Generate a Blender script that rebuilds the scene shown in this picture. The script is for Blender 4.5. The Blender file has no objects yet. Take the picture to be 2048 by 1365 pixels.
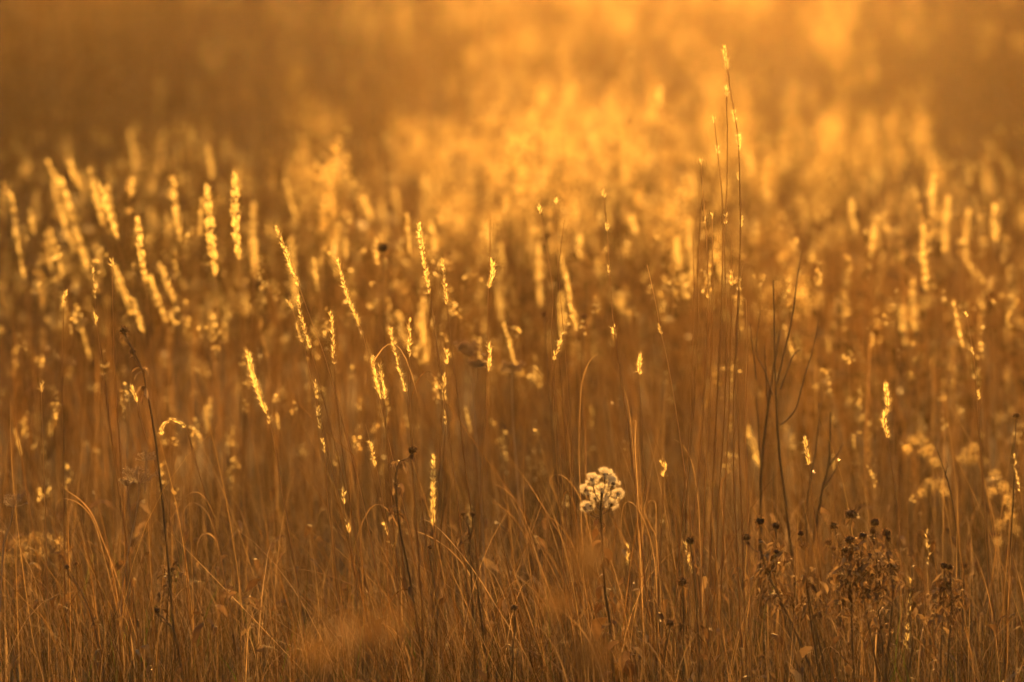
import bpy, math, random
import numpy as np
R = math.radians
rng = np.random.default_rng(7)
random.seed(7)
SC = bpy.context.scene
COL = SC.collection

# ------------------------------------------------------------------ camera
CAM_Z, PITCH, FOC = 1.6, R(-4.45), 11.0
cd = bpy.data.cameras.new('camera'); cam = bpy.data.objects.new('camera', cd); COL.objects.link(cam)
cam.location = (0, 0, CAM_Z); cam.rotation_euler = (R(90) + PITCH, 0, 0)
cd.lens = 200; cd.sensor_width = 36; cd.clip_end = 3000; cd.clip_start = 0.1
cd.dof.use_dof = True; cd.dof.focus_distance = FOC / math.cos(PITCH); cd.dof.aperture_fstop = 3.6
SC.camera = cam
# ------------------------------------------------------------------ light
SUN_EL, SUN_AZ = R(5.6), R(1.9)          # azimuth measured from the view axis towards the right
w = bpy.data.worlds.new('World'); SC.world = w; w.use_nodes = True
nt = w.node_tree; bg = nt.nodes['Background']
sky = nt.nodes.new('ShaderNodeTexSky'); sky.sky_type = 'NISHITA'; sky.sun_disc = False
sky.sun_elevation = SUN_EL; sky.sun_rotation = SUN_AZ; sky.dust_density = 9; sky.air_density = 1.5; sky.ozone_density = 0.3
nt.links.new(sky.outputs[0], bg.inputs[0]); bg.inputs[1].default_value = 0.06
sd = bpy.data.lights.new('sun', 'SUN'); sun = bpy.data.objects.new('sun', sd); COL.objects.link(sun)
sd.energy = 5.0; sd.angle = R(0.5); sd.color = (1.0, 0.45, 0.09)
sun.rotation_euler = (R(90) - SUN_EL, 0, math.pi - SUN_AZ)
sun.location = (0, 20, 30)
SC.view_settings.view_transform = 'Standard'; SC.view_settings.look = 'None'
SC.view_settings.exposure = 1.95; SC.view_settings.gamma = 1
cy = SC.cycles
cy.max_bounces = 5; cy.diffuse_bounces = 2; cy.glossy_bounces = 1; cy.transmission_bounces = 3
cy.volume_bounces = 0; cy.transparent_max_bounces = 6
cy.use_denoising = True; cy.sample_clamp_indirect = 4
HAZE = 0.00021; HAZE_G = 0.93

# ------------------------------------------------------------------ helpers
FPX = 2048 * 200 / 36
def px(u, v, Y):
    x = (np.asarray(u, float) - 1024) / FPX; y = (682.5 - np.asarray(v, float)) / FPX
    dx = x; dy = math.cos(PITCH) - y * math.sin(PITCH); dz = math.sin(PITCH) + y * math.cos(PITCH)
    s = Y / dy
    return np.stack([dx * s, np.full_like(x * 1.0, 1.0) * Y, CAM_Z + dz * s], -1)
def smooth(a, b, x):
    t = np.clip((x - a) / (b - a), 0, 1); return t * t * (3 - 2 * t)
def ground(x, y):
    x = np.asarray(x, float); y = np.asarray(y, float)
    z = 0.03 * np.sin(x * 1.3 + 0.6 * y) * np.sin(0.9 * y + 1) + 0.9 * smooth(19, 75, y) - 0.9 * smooth(90, 300, y)
    return z + 0.12 * smooth(14, 25, y) * np.sin(x * 0.35 + 1.0) * np.sin(y * 0.21)

def tag(o, label, cat=None, group=None, kind=None):
    o['label'] = label
    if cat: o['category'] = cat
    if group: o['group'] = group
    if kind: o['kind'] = kind
    return o

class MB:
    """collects quads with one tint value per vertex, builds ONE mesh"""
    def __init__(s): s.V = []; s.Q = []; s.T = []; s.n = 0
    def add(s, v, q, t):
        v = np.asarray(v, np.float32).reshape(-1, 3); q = np.asarray(q, np.int32).reshape(-1, 4)
        t = np.broadcast_to(np.asarray(t, np.float32), (len(v),)) if np.ndim(t) == 0 else np.asarray(t, np.float32).reshape(-1)
        s.V.append(v); s.Q.append(q + s.n); s.T.append(t); s.n += len(v)
    def build(s, name, mat, parent=None, origin=None):
        v = np.concatenate(s.V); q = np.concatenate(s.Q); t = np.concatenate(s.T)
        if origin is not None: v = v - np.asarray(origin, np.float32)
        me = bpy.data.meshes.new(name)
        me.vertices.add(len(v)); me.vertices.foreach_set('co', v.ravel())
        me.loops.add(len(q) * 4); me.loops.foreach_set('vertex_index', q.ravel())
        me.polygons.add(len(q)); me.polygons.foreach_set('loop_start', np.arange(len(q), dtype=np.int32) * 4)
        me.polygons.foreach_set('use_smooth', np.ones(len(q), bool))
        me.update(calc_edges=True)
        a = me.attributes.new('tint', 'FLOAT', 'POINT'); a.data.foreach_set('value', t)
        me.materials.append(mat)
        o = bpy.data.objects.new(name, me); COL.objects.link(o)
        if parent is not None: o.parent = parent
        return o

def norm(a): return a / (np.linalg.norm(a, axis=-1, keepdims=True) + 1e-9)
def rhomb(mb, P, D, L, W, N, t):
    """lance-shaped leaflets: base P, direction D, length L, width W, N any side hint"""
    D = norm(D); S = norm(np.cross(D, N)); F = np.cross(S, D)
    L = np.asarray(L)[:, None]; W = np.asarray(W)[:, None]
    a = P; b = P + D * L * .45 + S * W * .5 + F * W * .2; c = P + D * L; d = P + D * L * .45 - S * W * .5 + F * W * .2
    v = np.stack([a, b, c, d], 1).reshape(-1, 3); n = len(P)
    mb.add(v, np.arange(n * 4).reshape(n, 4), np.repeat(t, 4))
def tube(mb, pts, r, sides=5, t=.5):
    pts = np.asarray(pts, float); n = len(pts); r = np.broadcast_to(r, (n,))
    d = norm(np.gradient(pts, axis=0)); ref = np.array([0, 1., 0]) if abs(d[:, 1]).mean() < .8 else np.array([1., 0, 0])
    a = norm(np.cross(d, ref)); b = np.cross(d, a)
    ang = np.arange(sides) * 2 * math.pi / sides
    v = pts[:, None] + (a[:, None] * np.cos(ang)[None, :, None] + b[:, None] * np.sin(ang)[None, :, None]) * r[:, None, None]
    i = np.arange(n - 1)[:, None] * sides; j = np.arange(sides)[None]; k = (j + 1) % sides
    q = np.stack([i + j, i + k, i + sides + k, i + sides + j], -1)
    mb.add(v, q, t)
def ribbon(mb, pts, wd, twist=None, t=.5, side=None):
    pts = np.asarray(pts, float); n = len(pts); wd = np.broadcast_to(wd, (n,))
    d = norm(np.gradient(pts, axis=0))
    s0 = np.array(side if side is not None else [math.cos(random.uniform(0, 6.3)), math.sin(random.uniform(0, 6.3)), .1])
    s = norm(s0 - d * (d @ s0)[:, None]); b = np.cross(d, s)
    tw = np.zeros(n) if twist is None else np.linspace(0, twist, n)
    s2 = s * np.cos(tw)[:, None] + b * np.sin(tw)[:, None]; b2 = np.cross(d, s2)
    v = np.stack([pts - s2 * wd[:, None] / 2, pts + b2 * wd[:, None] * .18, pts + s2 * wd[:, None] / 2], 1)
    i = np.arange(n - 1)[:, None] * 3; j = np.array([0, 1])[None]
    mb.add(v, np.stack([i + j, i + j + 1, i + j + 4, i + j + 3], -1), t)
def blades(mb, base, az, th0, bend, H, W, t, S=5, power=1.6, ripple=0.0):
    """vectorised grass blades"""
    n = len(base); u = (np.arange(S) + .5) / S
    th = th0[:, None] + bend[:, None] * u[None] ** power
    a = az[:, None] + ripple * rng.normal(size=(n, S)).cumsum(1)
    st = (H / S)[:, None]
    d = np.stack([np.sin(th) * np.cos(a), np.sin(th) * np.sin(a), np.cos(th)], -1) * st[..., None]
    p = np.concatenate([base[:, None], base[:, None] + np.cumsum(d, 1)], 1)
    tw = rng.uniform(-1, 1, n)[:, None] * np.linspace(0, 1.5, S + 1)[None] + rng.uniform(-.6, .6, n)[:, None]
    sa = az[:, None] + math.pi / 2 + tw
    s = np.stack([np.cos(sa), np.sin(sa), 0 * sa], -1)
    wv = W[:, None] * (1 - np.linspace(0, 1, S + 1)[None] ** 1.8 * .88) / 2
    v = np.stack([p - s * wv[..., None], p + s * wv[..., None]], 2).reshape(n, -1, 3)
    k = 2 * (S + 1)
    i = np.arange(S)[None] * 2 + np.arange(n)[:, None] * k
    mb.add(v, np.stack([i, i + 1, i + 3, i + 2], -1), np.repeat(t, k))
    return p
def catmull(P, m=6):
    P = np.asarray(P, float)
    if len(P) < 3: return np.array([P[0] + (P[-1] - P[0]) * k / m for k in range(m + 1)])
    E = np.concatenate([[2 * P[0] - P[1]], P, [2 * P[-1] - P[-2]]]); out = []
    for i in range(1, len(E) - 2):
        for k in range(m):
            t = k / m; a, b, c, d = E[i - 1:i + 3]
            out.append(.5 * (2 * b + (c - a) * t + (2 * a - 5 * b + 4 * c - d) * t * t + (3 * b - a - 3 * c + d) * t ** 3))
    out.append(P[-1]); return np.array(out)
def plume(mb, path, n, L, W, spread, hair, t0, taper=True, clump=0):
    """seed head: spikelets round a rachis path (tip first)"""
    path = np.asarray(path, float); seg = np.linalg.norm(np.diff(path, axis=0), axis=1); cum = np.concatenate([[0], seg.cumsum()])
    u = rng.uniform(0, 1, n)
    if clump: u = np.clip((np.floor(u * clump) + .5 + rng.normal(0, .23, n)) / clump, 0, 1)
    s = u * cum[-1]
    P = np.stack([np.interp(s, cum, path[:, k]) for k in range(3)], -1)
    ax = norm(path[0] - path[-1]); o = rng.normal(size=(n, 3)); o = norm(o - (o @ ax)[:, None] * ax)
    sp = spread * (0.2 + .8 * np.sin(math.pi * np.clip(u, 0, 1) ** .8)) if taper else spread + 0 * u
    P = P + o * (sp * rng.uniform(.1, 1, n))[:, None]
    D = ax * rng.uniform(.7, 1.2, (n, 1)) + o * rng.uniform(.1, .7, (n, 1))
    tt = t0 + rng.normal(0, .15, n)
    rhomb(mb, P, D, L * rng.uniform(.7, 1.3, n), W * rng.uniform(.7, 1.3, n), rng.normal(size=(n, 3)), tt)
    if hair:
        m = int(n * hair); i = rng.integers(0, n, m)
        rhomb(mb, P[i], D[i] + rng.normal(0, .5, (m, 3)), L * rng.uniform(.8, 1.9, m), np.full(m, W * .22), rng.normal(size=(m, 3)), tt[i] + .1)

def crumpled(mb, P, size, t=.5):
    """withered leaf: short wide ribbon that curls and twists"""
    P = np.array(P); az = random.uniform(0, 6.28); k = 6; d = np.array([math.cos(az), math.sin(az), random.uniform(-.2, .7)]); pts = [P]
    for j in range(k):
        d = d + np.array([random.gauss(0, .3), random.gauss(0, .3), -random.uniform(.1, .7)]); d = d / np.linalg.norm(d); pts.append(pts[-1] + d * size / k)
    wv = size * .26 * np.sin(np.linspace(.35, math.pi * .97, k + 1)); ribbon(mb, pts, wv, random.uniform(-3, 3), t)
# ------------------------------------------------------------------ materials
def plant_mat(name, c0, c1, c2, trans=.5, rough=.45, spec=.5, tcol=None, sheen=0, patch=0):
    """c0..c2: colour ramp driven by a per-blade value and fibre noise; part of the light passes through the tissue"""
    m = bpy.data.materials.new(name); m.use_nodes = True; n = m.node_tree.nodes; l = m.node_tree.links
    n.clear(); out = n.new('ShaderNodeOutputMaterial')
    at = n.new('ShaderNodeAttribute'); at.attribute_name = 'tint'
    tc = n.new('ShaderNodeTexCoord'); nz = n.new('ShaderNodeTexNoise'); nz.inputs['Scale'].default_value = 55; nz.inputs['Detail'].default_value = 1
    l.new(tc.outputs['Object'], nz.inputs['Vector'])
    ma = n.new('ShaderNodeMath'); ma.operation = 'MULTIPLY_ADD'; ma.inputs[1].default_value = .5; l.new(nz.outputs[0], ma.inputs[0])
    sb = n.new('ShaderNodeMath'); sb.operation = 'SUBTRACT'; sb.inputs[1].default_value = .25; l.new(at.outputs['Fac'], sb.inputs[0]); l.new(sb.outputs[0], ma.inputs[2])
    rp = n.new('ShaderNodeValToRGB'); e = rp.color_ramp.elements; e[0].color = (*c0, 1); e[1].color = (*c2, 1); k = e.new(.5); k.color = (*c1, 1)
    l.new(ma.outputs[0], rp.inputs[0])
    p = n.new('ShaderNodeBsdfPrincipled'); p.inputs['Roughness'].default_value = rough; p.inputs['Specular IOR Level'].default_value = spec
    l.new(rp.outputs[0], p.inputs['Base Color'])
    if trans > 0:
        tr = n.new('ShaderNodeBsdfTranslucent'); mx = n.new('ShaderNodeMixShader'); mx.inputs[0].default_value = trans
        tm = n.new('ShaderNodeMix'); tm.data_type = 'RGBA'; tm.blend_type = 'MULTIPLY'; tm.inputs[0].default_value = 1
        tm.inputs[7].default_value = (*(tcol or (1, .85, .6)), 1); l.new(rp.outputs[0], tm.inputs[6]); l.new(tm.outputs[2], tr.inputs[0])
        l.new(p.outputs[0], mx.inputs[1]); l.new(tr.outputs[0], mx.inputs[2]); l.new(mx.outputs[0], out.inputs[0])
    else: l.new(p.outputs[0], out.inputs[0])
    return m
M_CULM = plant_mat('straw_culm', (.13, .07, .03), (.30, .19, .08), (.50, .37, .18), .35, .38, .7)
M_SEED = plant_mat('golden_seed', (.62, .46, .20), (.88, .76, .42), (.96, .92, .66), .8, .36, .5, (1, 1, .9))
M_BLADE = plant_mat('dry_blade', (.06, .032, .015), (.17, .105, .05), (.58, .47, .31), .45, .58, .15)
M_TURF = plant_mat('short_turf', (.03, .045, .014), (.12, .075, .034), (.50, .40, .26), .42, .65, .1)
M_FIELD = plant_mat('field_grass', (.06, .035, .014), (.16, .09, .034), (.42, .28, .11), .5, .45, .5)
M_FORB = plant_mat('dark_forb', (.045, .035, .016), (.08, .06, .025), (.15, .11, .045), .2, .6, .3)
M_FLUFF = plant_mat('white_fluff', (.62, .58, .48), (.84, .80, .70), (.93, .90, .84), .6, .6, .1, (1, 1, .96))
M_TUFT = plant_mat('tan_fluff', (.42, .29, .12), (.66, .50, .24), (.90, .78, .46), .7, .45, .4, (1, 1, .85))
M_DIM = plant_mat('tawny_seed', (.30, .20, .08), (.52, .38, .17), (.85, .72, .42), .65, .4, .5, (1, .97, .85))
M_GREEN = plant_mat('green_shoot', (.05, .09, .02), (.10, .15, .035), (.2, .24, .06), .5, .45, .3, (.8, 1, .4))
M_STRAW = plant_mat('loose_straw', (.12, .07, .03), (.26, .17, .075), (.50, .38, .19), .4, .62, .2)
M_UMB = plant_mat('umbel_ray', (.2, .14, .09), (.36, .27, .18), (.5, .4, .28), .2, .6, .3)
M_HEAD = plant_mat('brown_head', (.06, .035, .02), (.15, .085, .04), (.42, .28, .14), .25, .5, .4)
M_DLEAF = plant_mat('dead_leaf', (.09, .06, .04), (.17, .12, .08), (.32, .26, .18), .35, .6, .15)
M_STEM = plant_mat('woody_stem', (.05, .03, .016), (.11, .065, .033), (.22, .14, .07), .0, .42, .5)
M_RUST = plant_mat('rusty_head', (.16, .11, .055), (.26, .18, .09), (.40, .30, .16), .45, .45, .4)
M_BARK = plant_mat('bark', (.05, .035, .022), (.10, .07, .045), (.18, .13, .09), .0, .8, .3)
M_LEAF = plant_mat('tree_leaf', (.04, .05, .015), (.09, .08, .025), (.2, .12, .04), .35, .45, .4)

# ------------------------------------------------------------------ setting
def make_ground():
    ys = np.concatenate([np.linspace(-6, 60, 110), np.linspace(61, 130, 40), np.geomspace(140, 1800, 18)])
    xs = np.concatenate([-np.geomspace(1500, 14, 16), np.linspace(-12, 12, 81), np.geomspace(14, 1500, 16)])
    X, Y = np.meshgrid(xs, ys); Z = ground(X, Y)
    Z = Z + .015 * np.sin(X * 7 + Y * 3) * np.sin(Y * 6) * (np.abs(X) < 14)
    mb = MB(); nx = len(xs); i = np.arange(len(ys) - 1)[:, None] * nx + np.arange(nx - 1)[None]
    mb.add(np.stack([X, Y, Z], -1), np.stack([i, i + 1, i + nx + 1, i + nx], -1), .5)
    m = bpy.data.materials.new('soil_and_thatch'); m.use_nodes = True; n = m.node_tree.nodes; l = m.node_tree.links
    p = n['Principled BSDF']; p.inputs['Roughness'].default_value = .95
    tc = n.new('ShaderNodeTexCoord'); a = n.new('ShaderNodeTexNoise'); a.inputs['Scale'].default_value = 6; a.inputs['Detail'].default_value = 8
    l.new(tc.outputs['Object'], a.inputs['Vector'])
    rp = n.new('ShaderNodeValToRGB'); e = rp.color_ramp.elements
    e[0].position = .35; e[0].color = (.022, .015, .009, 1); e[1].position = .68; e[1].color = (.10, .065, .032, 1)
    l.new(a.outputs[0], rp.inputs[0]); l.new(rp.outputs[0], p.inputs['Base Color'])
    b = n.new('ShaderNodeBump'); b.inputs['Strength'].default_value = .6; b.inputs['Distance'].default_value = .02
    l.new(a.outputs[0], b.inputs['Height']); l.new(b.outputs[0], p.inputs['Normal'])
    o = mb.build('ground', m); o['kind'] = 'structure'; o['label'] = 'dry soil and thatch under the meadow grass'
make_ground()

def scatter(y0, y1, dens, marg=1.2, slope=.094, power=0):
    area = slope * (y1 * y1 - y0 * y0) + 2 * marg * (y1 - y0); n = int(area * dens)
    y = rng.uniform(y0, y1, n * 3); k = rng.uniform(0, slope * y1 + marg, n * 3) < slope * y + marg
    y = y[k][:n]; x = rng.uniform(-1, 1, len(y)) * (slope * y + marg)
    return np.stack([x, y, ground(x, y)], -1)
# low frequency patchiness of the vegetation (where dark forbs or pale plume grass dominate)
def lump(x, y):
    return (np.sin(x * 1.1 + .7 * np.sin(y * .45)) * np.sin(y * .38 + 1.2 + .5 * np.sin(x * .6)) + .6 * np.sin(x * 2.3 + y * .8 + 2) * np.sin(y * .9 + x * .3))
def dark(x, y):
    g = lambda cx, cy, sx, sy: np.exp(-((x - cx) / sx) ** 2 - ((y - cy) / sy) ** 2)
    return np.clip(g(-1.2, 18.7, .95, 2.2) + g(-2.4, 26, 1.2, 9) + g(2.7, 30, .9, 8) + .8 * g(1.75, 15.6, .5, 1.4) + .7 * g(.5, 21.3, .5, 1.2) + .6 * g(2.0, 25, .5, 3) + g(-2.2, 40, 1.7, 10), 0, 1)
def leanaz(n, mean=math.pi, sd=1.6): return mean + rng.normal(0, sd, n)

def stuff(name, mb, mat, label, cat='grass'):
    return tag(mb.build(name, mat), label, cat, None, 'stuff')

# near turf, tangled short grass
def near_turf():
    mb = MB()
    B = scatter(9.7, 15, 1900, .7); n = len(B)
    blades(mb, B, rng.uniform(0, 6.3, n), np.abs(rng.normal(.15, .2, n)), rng.normal(.7, .7, n), rng.gamma(6, .023, n), rng.uniform(.0007, .0019, n), rng.normal(.45, .28, n), 5, 1.6, .12)
    stuff('short_grass', mb, M_TURF, 'short tangled brown grass covering the ground across the foreground')
    mb = MB(); B = scatter(10.3, 12.6, 900, .4); n = len(B)
    blades(mb, B, rng.uniform(0, 6.3, n), np.abs(rng.normal(.3, .35, n)), rng.normal(.2, .5, n), rng.gamma(6, .034, n), rng.uniform(.0006, .0015, n), rng.normal(.6, .3, n), 6, 2.0, .05)
    stuff('dead_straw', mb, M_TURF, 'fine crossing dead straws tangled low through the foreground')
    mb = MB(); B = scatter(10.4, 14, 85, .4); n = len(B)
    blades(mb, B, leanaz(n, math.pi, 1.0), np.abs(rng.normal(.1, .32, n)), rng.normal(.2, .4, n), rng.uniform(.2, .7, n), rng.uniform(.0008, .0017, n), rng.normal(.65, .25, n), 8, 2.0, .03)
    stuff('bare_straws', mb, M_STRAW, 'thin bare golden straws crossing at all heights among the sharp stalks')
    mb = MB(); B = scatter(10.3, 12.2, 26, .3); n = len(B)
    blades(mb, B, rng.uniform(0, 6.3, n), np.abs(rng.normal(.15, .2, n)), rng.normal(.6, .4, n), rng.uniform(.08, .26, n), rng.uniform(.002, .0038, n), rng.normal(.5, .25, n), 7)
    stuff('green_shoots', mb, M_GREEN, 'scattered olive green shoots low in the foreground grass')
    # longer blades, many hooked or curled over
    mb = MB()
    B = scatter(10.2, 14.5, 260, .6); n = len(B)
    hook = rng.uniform(0, 1, n) < .7
    bend = np.where(hook, rng.uniform(1.6, 3.4, n), rng.normal(.5, .4, n))
    H = np.where(hook, rng.uniform(.15, .45, n), rng.gamma(6, .045, n))
    blades(mb, B, leanaz(n, math.pi, 1.4), np.abs(rng.normal(.12, .14, n)), bend, H, rng.uniform(.0010, .0026, n), rng.normal(.45, .3, n), 10, 2.8, .08)
    stuff('curled_grass', mb, M_BLADE, 'knee-high dry grass with curled over rusty blades')
near_turf()
def mid_field():
    mb = MB()
    B = scatter(14, 26, 250, 1.0); B = B[rng.uniform(0, 1, len(B)) > .75 * dark(B[:, 0], B[:, 1])]; n = len(B)
    f = np.clip(.5 + .3 * lump(B[:, 0], B[:, 1]), .15, 1)
    blades(mb, B, leanaz(n), np.abs(rng.normal(.1, .12, n)), rng.normal(.5, .45, n), rng.uniform(.2, .62, n) * (.8 + .35 * f), rng.uniform(.002, .0045, n), rng.normal(.5, .25, n), 5)
    stuff('tall_grass', mb, M_FIELD, 'waist-high golden grass behind the sharp stalks')
    mb = MB(); mb2 = MB()
    B = scatter(13, 17.5, 9, 1.0); heads(mb, mb2, B, .25, .85, 30); B = scatter(17, 26, 18, 1.0); B = B[rng.uniform(0, 1, len(B)) > .9 * dark(B[:, 0], B[:, 1])]; heads(mb, mb2, B, .4, .85, 26)
    stuff('grass_culms', mb, M_CULM, 'thin upright culms of the blurred middle meadow')
    stuff('grass_plumes', mb2, M_DIM, 'glowing seed plumes of the blurred middle meadow')
def heads(mb, mb2, B, h0, h1, k, big=1.0):
    for b in B:
        H = random.uniform(h0, h1); az = math.pi + random.gauss(0, 1.0); th = abs(random.gauss(.1, .09))
        tt = np.linspace(0, 1, 5)[:, None]; d = np.array([math.cos(az), math.sin(az), 0])
        P = b + d * (th * H * tt ** 2) + np.array([0, 0, H]) * tt
        tube(mb, P, np.linspace(.0012, .0007, 5) * big, 3, random.gauss(.5, .2))
        L = random.uniform(.06, .2)
        if random.random() < .3: continue
        top = P[-1] + (P[-1] - P[-2]) / np.linalg.norm(P[-1] - P[-2]) * L * .4
        bot = P[-1] - (P[-1] - P[-2]) / np.linalg.norm(P[-1] - P[-2]) * L * .6
        plume(mb2, [top, bot], int(k * random.uniform(.5, 1.2)), .008 * big, .0026 * big, random.uniform(.004, .011), 0, random.gauss(.5, .2))
def far_field():
    mb = MB()
    B = scatter(26, 60, 60, 1.5); n = len(B); f = lump(B[:, 0] * .8, B[:, 1] * .8)
    keep = (rng.uniform(-1.2, 1.0, n) < f + .2) & (rng.uniform(0, 1, n) > .8 * dark(B[:, 0], B[:, 1])); B = B[keep]; n = len(B)
    blades(mb, B, leanaz(n), np.abs(rng.normal(.1, .1, n)), rng.normal(.4, .4, n), rng.uniform(.35, .9, n), rng.uniform(.003, .007, n), rng.normal(.6, .25, n), 4)
    B = scatter(60, 130, 25, 4); n = len(B)
    blades(mb, B, leanaz(n), np.abs(rng.normal(.1, .1, n)), rng.normal(.4, .4, n), rng.uniform(.35, .9, n), rng.uniform(.006, .014, n), rng.normal(.6, .25, n), 3)
    stuff('distant_grass', mb, M_FIELD, 'far blurred meadow grass glowing against the low sun')
    mb = MB(); mb2 = MB()
    B = scatter(26, 52, 16, 1.2); f = lump(B[:, 0] * .8, B[:, 1] * .8); B = B[(f > -.2) & (rng.uniform(0, 1, len(B)) > .9 * dark(B[:, 0], B[:, 1]))]
    heads(mb, mb2, B, .6, 1.0, 16, 1.5)
    stuff('distant_culms', mb, M_CULM, 'far thin culms standing in the glowing meadow')
    stuff('distant_plumes', mb2, M_DIM, 'far seed plumes lit through by the low sun')
    # dark leafy forbs
    mb = MB(); B = scatter(15, 60, 18, 1.5); f = lump(B[:, 0] * .8, B[:, 1] * .8); B = B[(f < -.1) | (rng.uniform(0, 1, len(B)) < dark(B[:, 0], B[:, 1]))]
    for b in B:
        H = random.uniform(.35, .7); n = 45
        P = b + np.stack([rng.normal(0, .06, n), rng.normal(0, .06, n), rng.uniform(.05, 1, n) * H], -1)
        rhomb(mb, P, rng.normal(size=(n, 3)) + [0, 0, .6], rng.uniform(.03, .07, n), rng.uniform(.008, .02, n), rng.normal(size=(n, 3)), rng.normal(.5, .25, n))
    stuff('leafy_forbs', mb, M_FORB, 'dark leafy weeds in patches through the far meadow', 'weeds')
mid_field(); far_field()
def wsum(x, y):
    g = lambda cx, cy, sx, sy, a: a * np.exp(-((x - cx) / sx) ** 2 - ((y - cy) / sy) ** 2)
    # pale fluffy colonies stand in drifts, bare gaps of dark weeds between them
    return (g(-1.0, 25, .5, 2.5, .38) + g(.3, 23, .7, 2.5, .4) + g(1.05, 19.2, .7, 1.5, 1.3) + g(1.6, 23, .6, 3, .5) + g(.2, 30, 1.0, 5, .22)
            + g(1.8, 32, .9, 6, .25) + g(.1, 17.3, .5, .9, .45) + g(0, 45, 5, 9, .25) + g(-.9, 22.5, .7, 1.6, .3) + .09)
def fluffy_drifts():
    mb = MB(); m2 = MB()
    B = scatter(15.5, 52, 16, 1.5); n = len(B)
    edge = 1 - .93 * smooth(.028, .06, -B[:, 0] / B[:, 1]) - .85 * smooth(.055, .078, B[:, 0] / B[:, 1])
    B = B[rng.uniform(0, 1, n) < edge * wsum(B[:, 0], B[:, 1]) * (.55 + .5 * np.clip(lump(B[:, 0] * 1.7, B[:, 1] * 1.3), -1, 1))]
    for b in B:
        H = random.uniform(.5, .85); k = random.randint(3, 7)
        for _ in range(k):
            c = b + [random.gauss(0, .06), random.gauss(0, .06), H * random.uniform(.82, 1.1)]; n = 44
            P = c + rng.normal(size=(n, 3)) * [.015, .015, .042]
            rhomb(mb, P, rng.normal(size=(n, 3)) + [0, 0, .3], rng.uniform(.010, .02, n), rng.uniform(.004, .008, n), rng.normal(size=(n, 3)), rng.normal(.5, .25, n))
            tube(m2, [c, b * .3 + c * .7 - [0, 0, .1], b], .0016, 3, .5)
        n = 26; P = b + np.stack([rng.normal(0, .05, n), rng.normal(0, .05, n), rng.uniform(.1, .9, n) * H], -1)
        rhomb(m2, P, rng.normal(size=(n, 3)) + [0, 0, -.2], rng.uniform(.02, .05, n), rng.uniform(.006, .012, n), rng.normal(size=(n, 3)), rng.normal(.5, .25, n))
    stuff('fluffy_weeds', mb, M_TUFT, 'drifts of blurred fluffy seed heads glowing in the far meadow', 'weeds')
    stuff('weed_stems', m2, M_FORB, 'dark stems and leaves beneath the fluffy drifts', 'weeds')
fluffy_drifts()
def flecks():
    """little open seed sprays on hair-thin stems through the middle distance"""
    mb = MB(); m2 = MB(); B = scatter(12.4, 22, 55, .8)
    for b in B:
        c = b + [random.gauss(0, .04), random.gauss(0, .04), random.uniform(.2, .8)]; n = random.choice([3, 5, 8, 14, 20])
        P = c + rng.normal(size=(n, 3)) * [.005, .005, .005 + n * .0008]
        rhomb(mb, P, rng.normal(size=(n, 3)) + [0, 0, .5], rng.uniform(.005, .011, n), rng.uniform(.002, .0045, n), rng.normal(size=(n, 3)), rng.normal(.5, .25, n))
        tube(m2, [c, c * .6 + b * .4, b], .0006, 3, .5)
    stuff('seed_sprays', mb, M_SEED, 'small open seed sprays glinting softly in the middle meadow', 'seeds')
    stuff('spray_stems', m2, M_CULM, 'hair-thin stems carrying the small seed sprays', 'stems')
    # withered broad leaves and low dark weeds round the feet of the sharp plants
    mb = MB()
    for b in scatter(10.3, 13, 110, .3):
        crumpled(mb, b + [0, 0, random.uniform(.02, .28)], random.uniform(.02, .06), random.gauss(.45, .3))
    stuff('dead_leaves', mb, M_DLEAF, 'withered curled leaves caught low among the foreground grass', 'leaves')
    mb = MB(); n_ = 0
    B = scatter(10.3, 13.5, 38, .4); n = len(B)
    blades(mb, B, leanaz(n, math.pi, 1.5), np.abs(rng.normal(.1, .12, n)), rng.uniform(2.2, 3.6, n), rng.uniform(.12, .34, n), rng.uniform(.0018, .0042, n), rng.normal(.75, .2, n), 12, 3.2, .06)
    stuff('curled_leaf_blades', mb, M_BLADE, 'broad pale dry grass leaves curled over at their tips', 'grass')
flecks()

# ------------------------------------------------------------------ individual plants
def root(pts):
    """extend a polyline (top first) down to the soil"""
    pts = [np.array(p) for p in pts]
    for _ in range(30):
        p = pts[-1]; g = float(ground(p[0], p[1]))
        if p[2] <= g + 1e-4: break
        d = pts[-1] - pts[-2]; d = d / (np.linalg.norm(d) + 1e-9); d[2] = min(d[2], -.8); d[0] *= .85
        d = d / abs(d[2]); st = min(.12, p[2] - g + .004)
        pts.append(p + d * st)
    return pts
def empty(name, loc, label, cat, group=None):
    e = bpy.data.objects.new(name, None); COL.objects.link(e); e.location = [float(c) for c in loc]; e.empty_display_size = .05
    return tag(e, label, cat, group, 'thing')
def path(P, Y, dy=0.0):
    """pixel polyline -> smooth world polyline rooted in the soil; the stem leans dy metres in depth"""
    n = len(P); w3 = [px(u, v, Y + dy * (1 - i / max(1, n - 1))) for i, (u, v) in enumerate(P)]
    return catmull(root(w3), 5)
def cut(pth, Y, v0, v1):
    """part of a path between two image heights"""
    z0 = px(1024, v0, Y)[2]; z1 = px(1024, v1, Y)[2]
    k = (pth[:, 2] <= z0 + 1e-6) & (pth[:, 2] >= z1 - 1e-6); i = np.where(k)[0]
    if len(i) < 2: j = int(np.argmin(abs(pth[:, 2] - (z0 + z1) / 2))); i = [max(0, j - 1), min(len(pth) - 1, j + 1)]
    return pth[i[0]:i[-1] + 1]
GS = 'feathery grass stalks standing among the sharp plants'
GB = 'blurred plume grass stalks behind the sharp ones'
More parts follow.
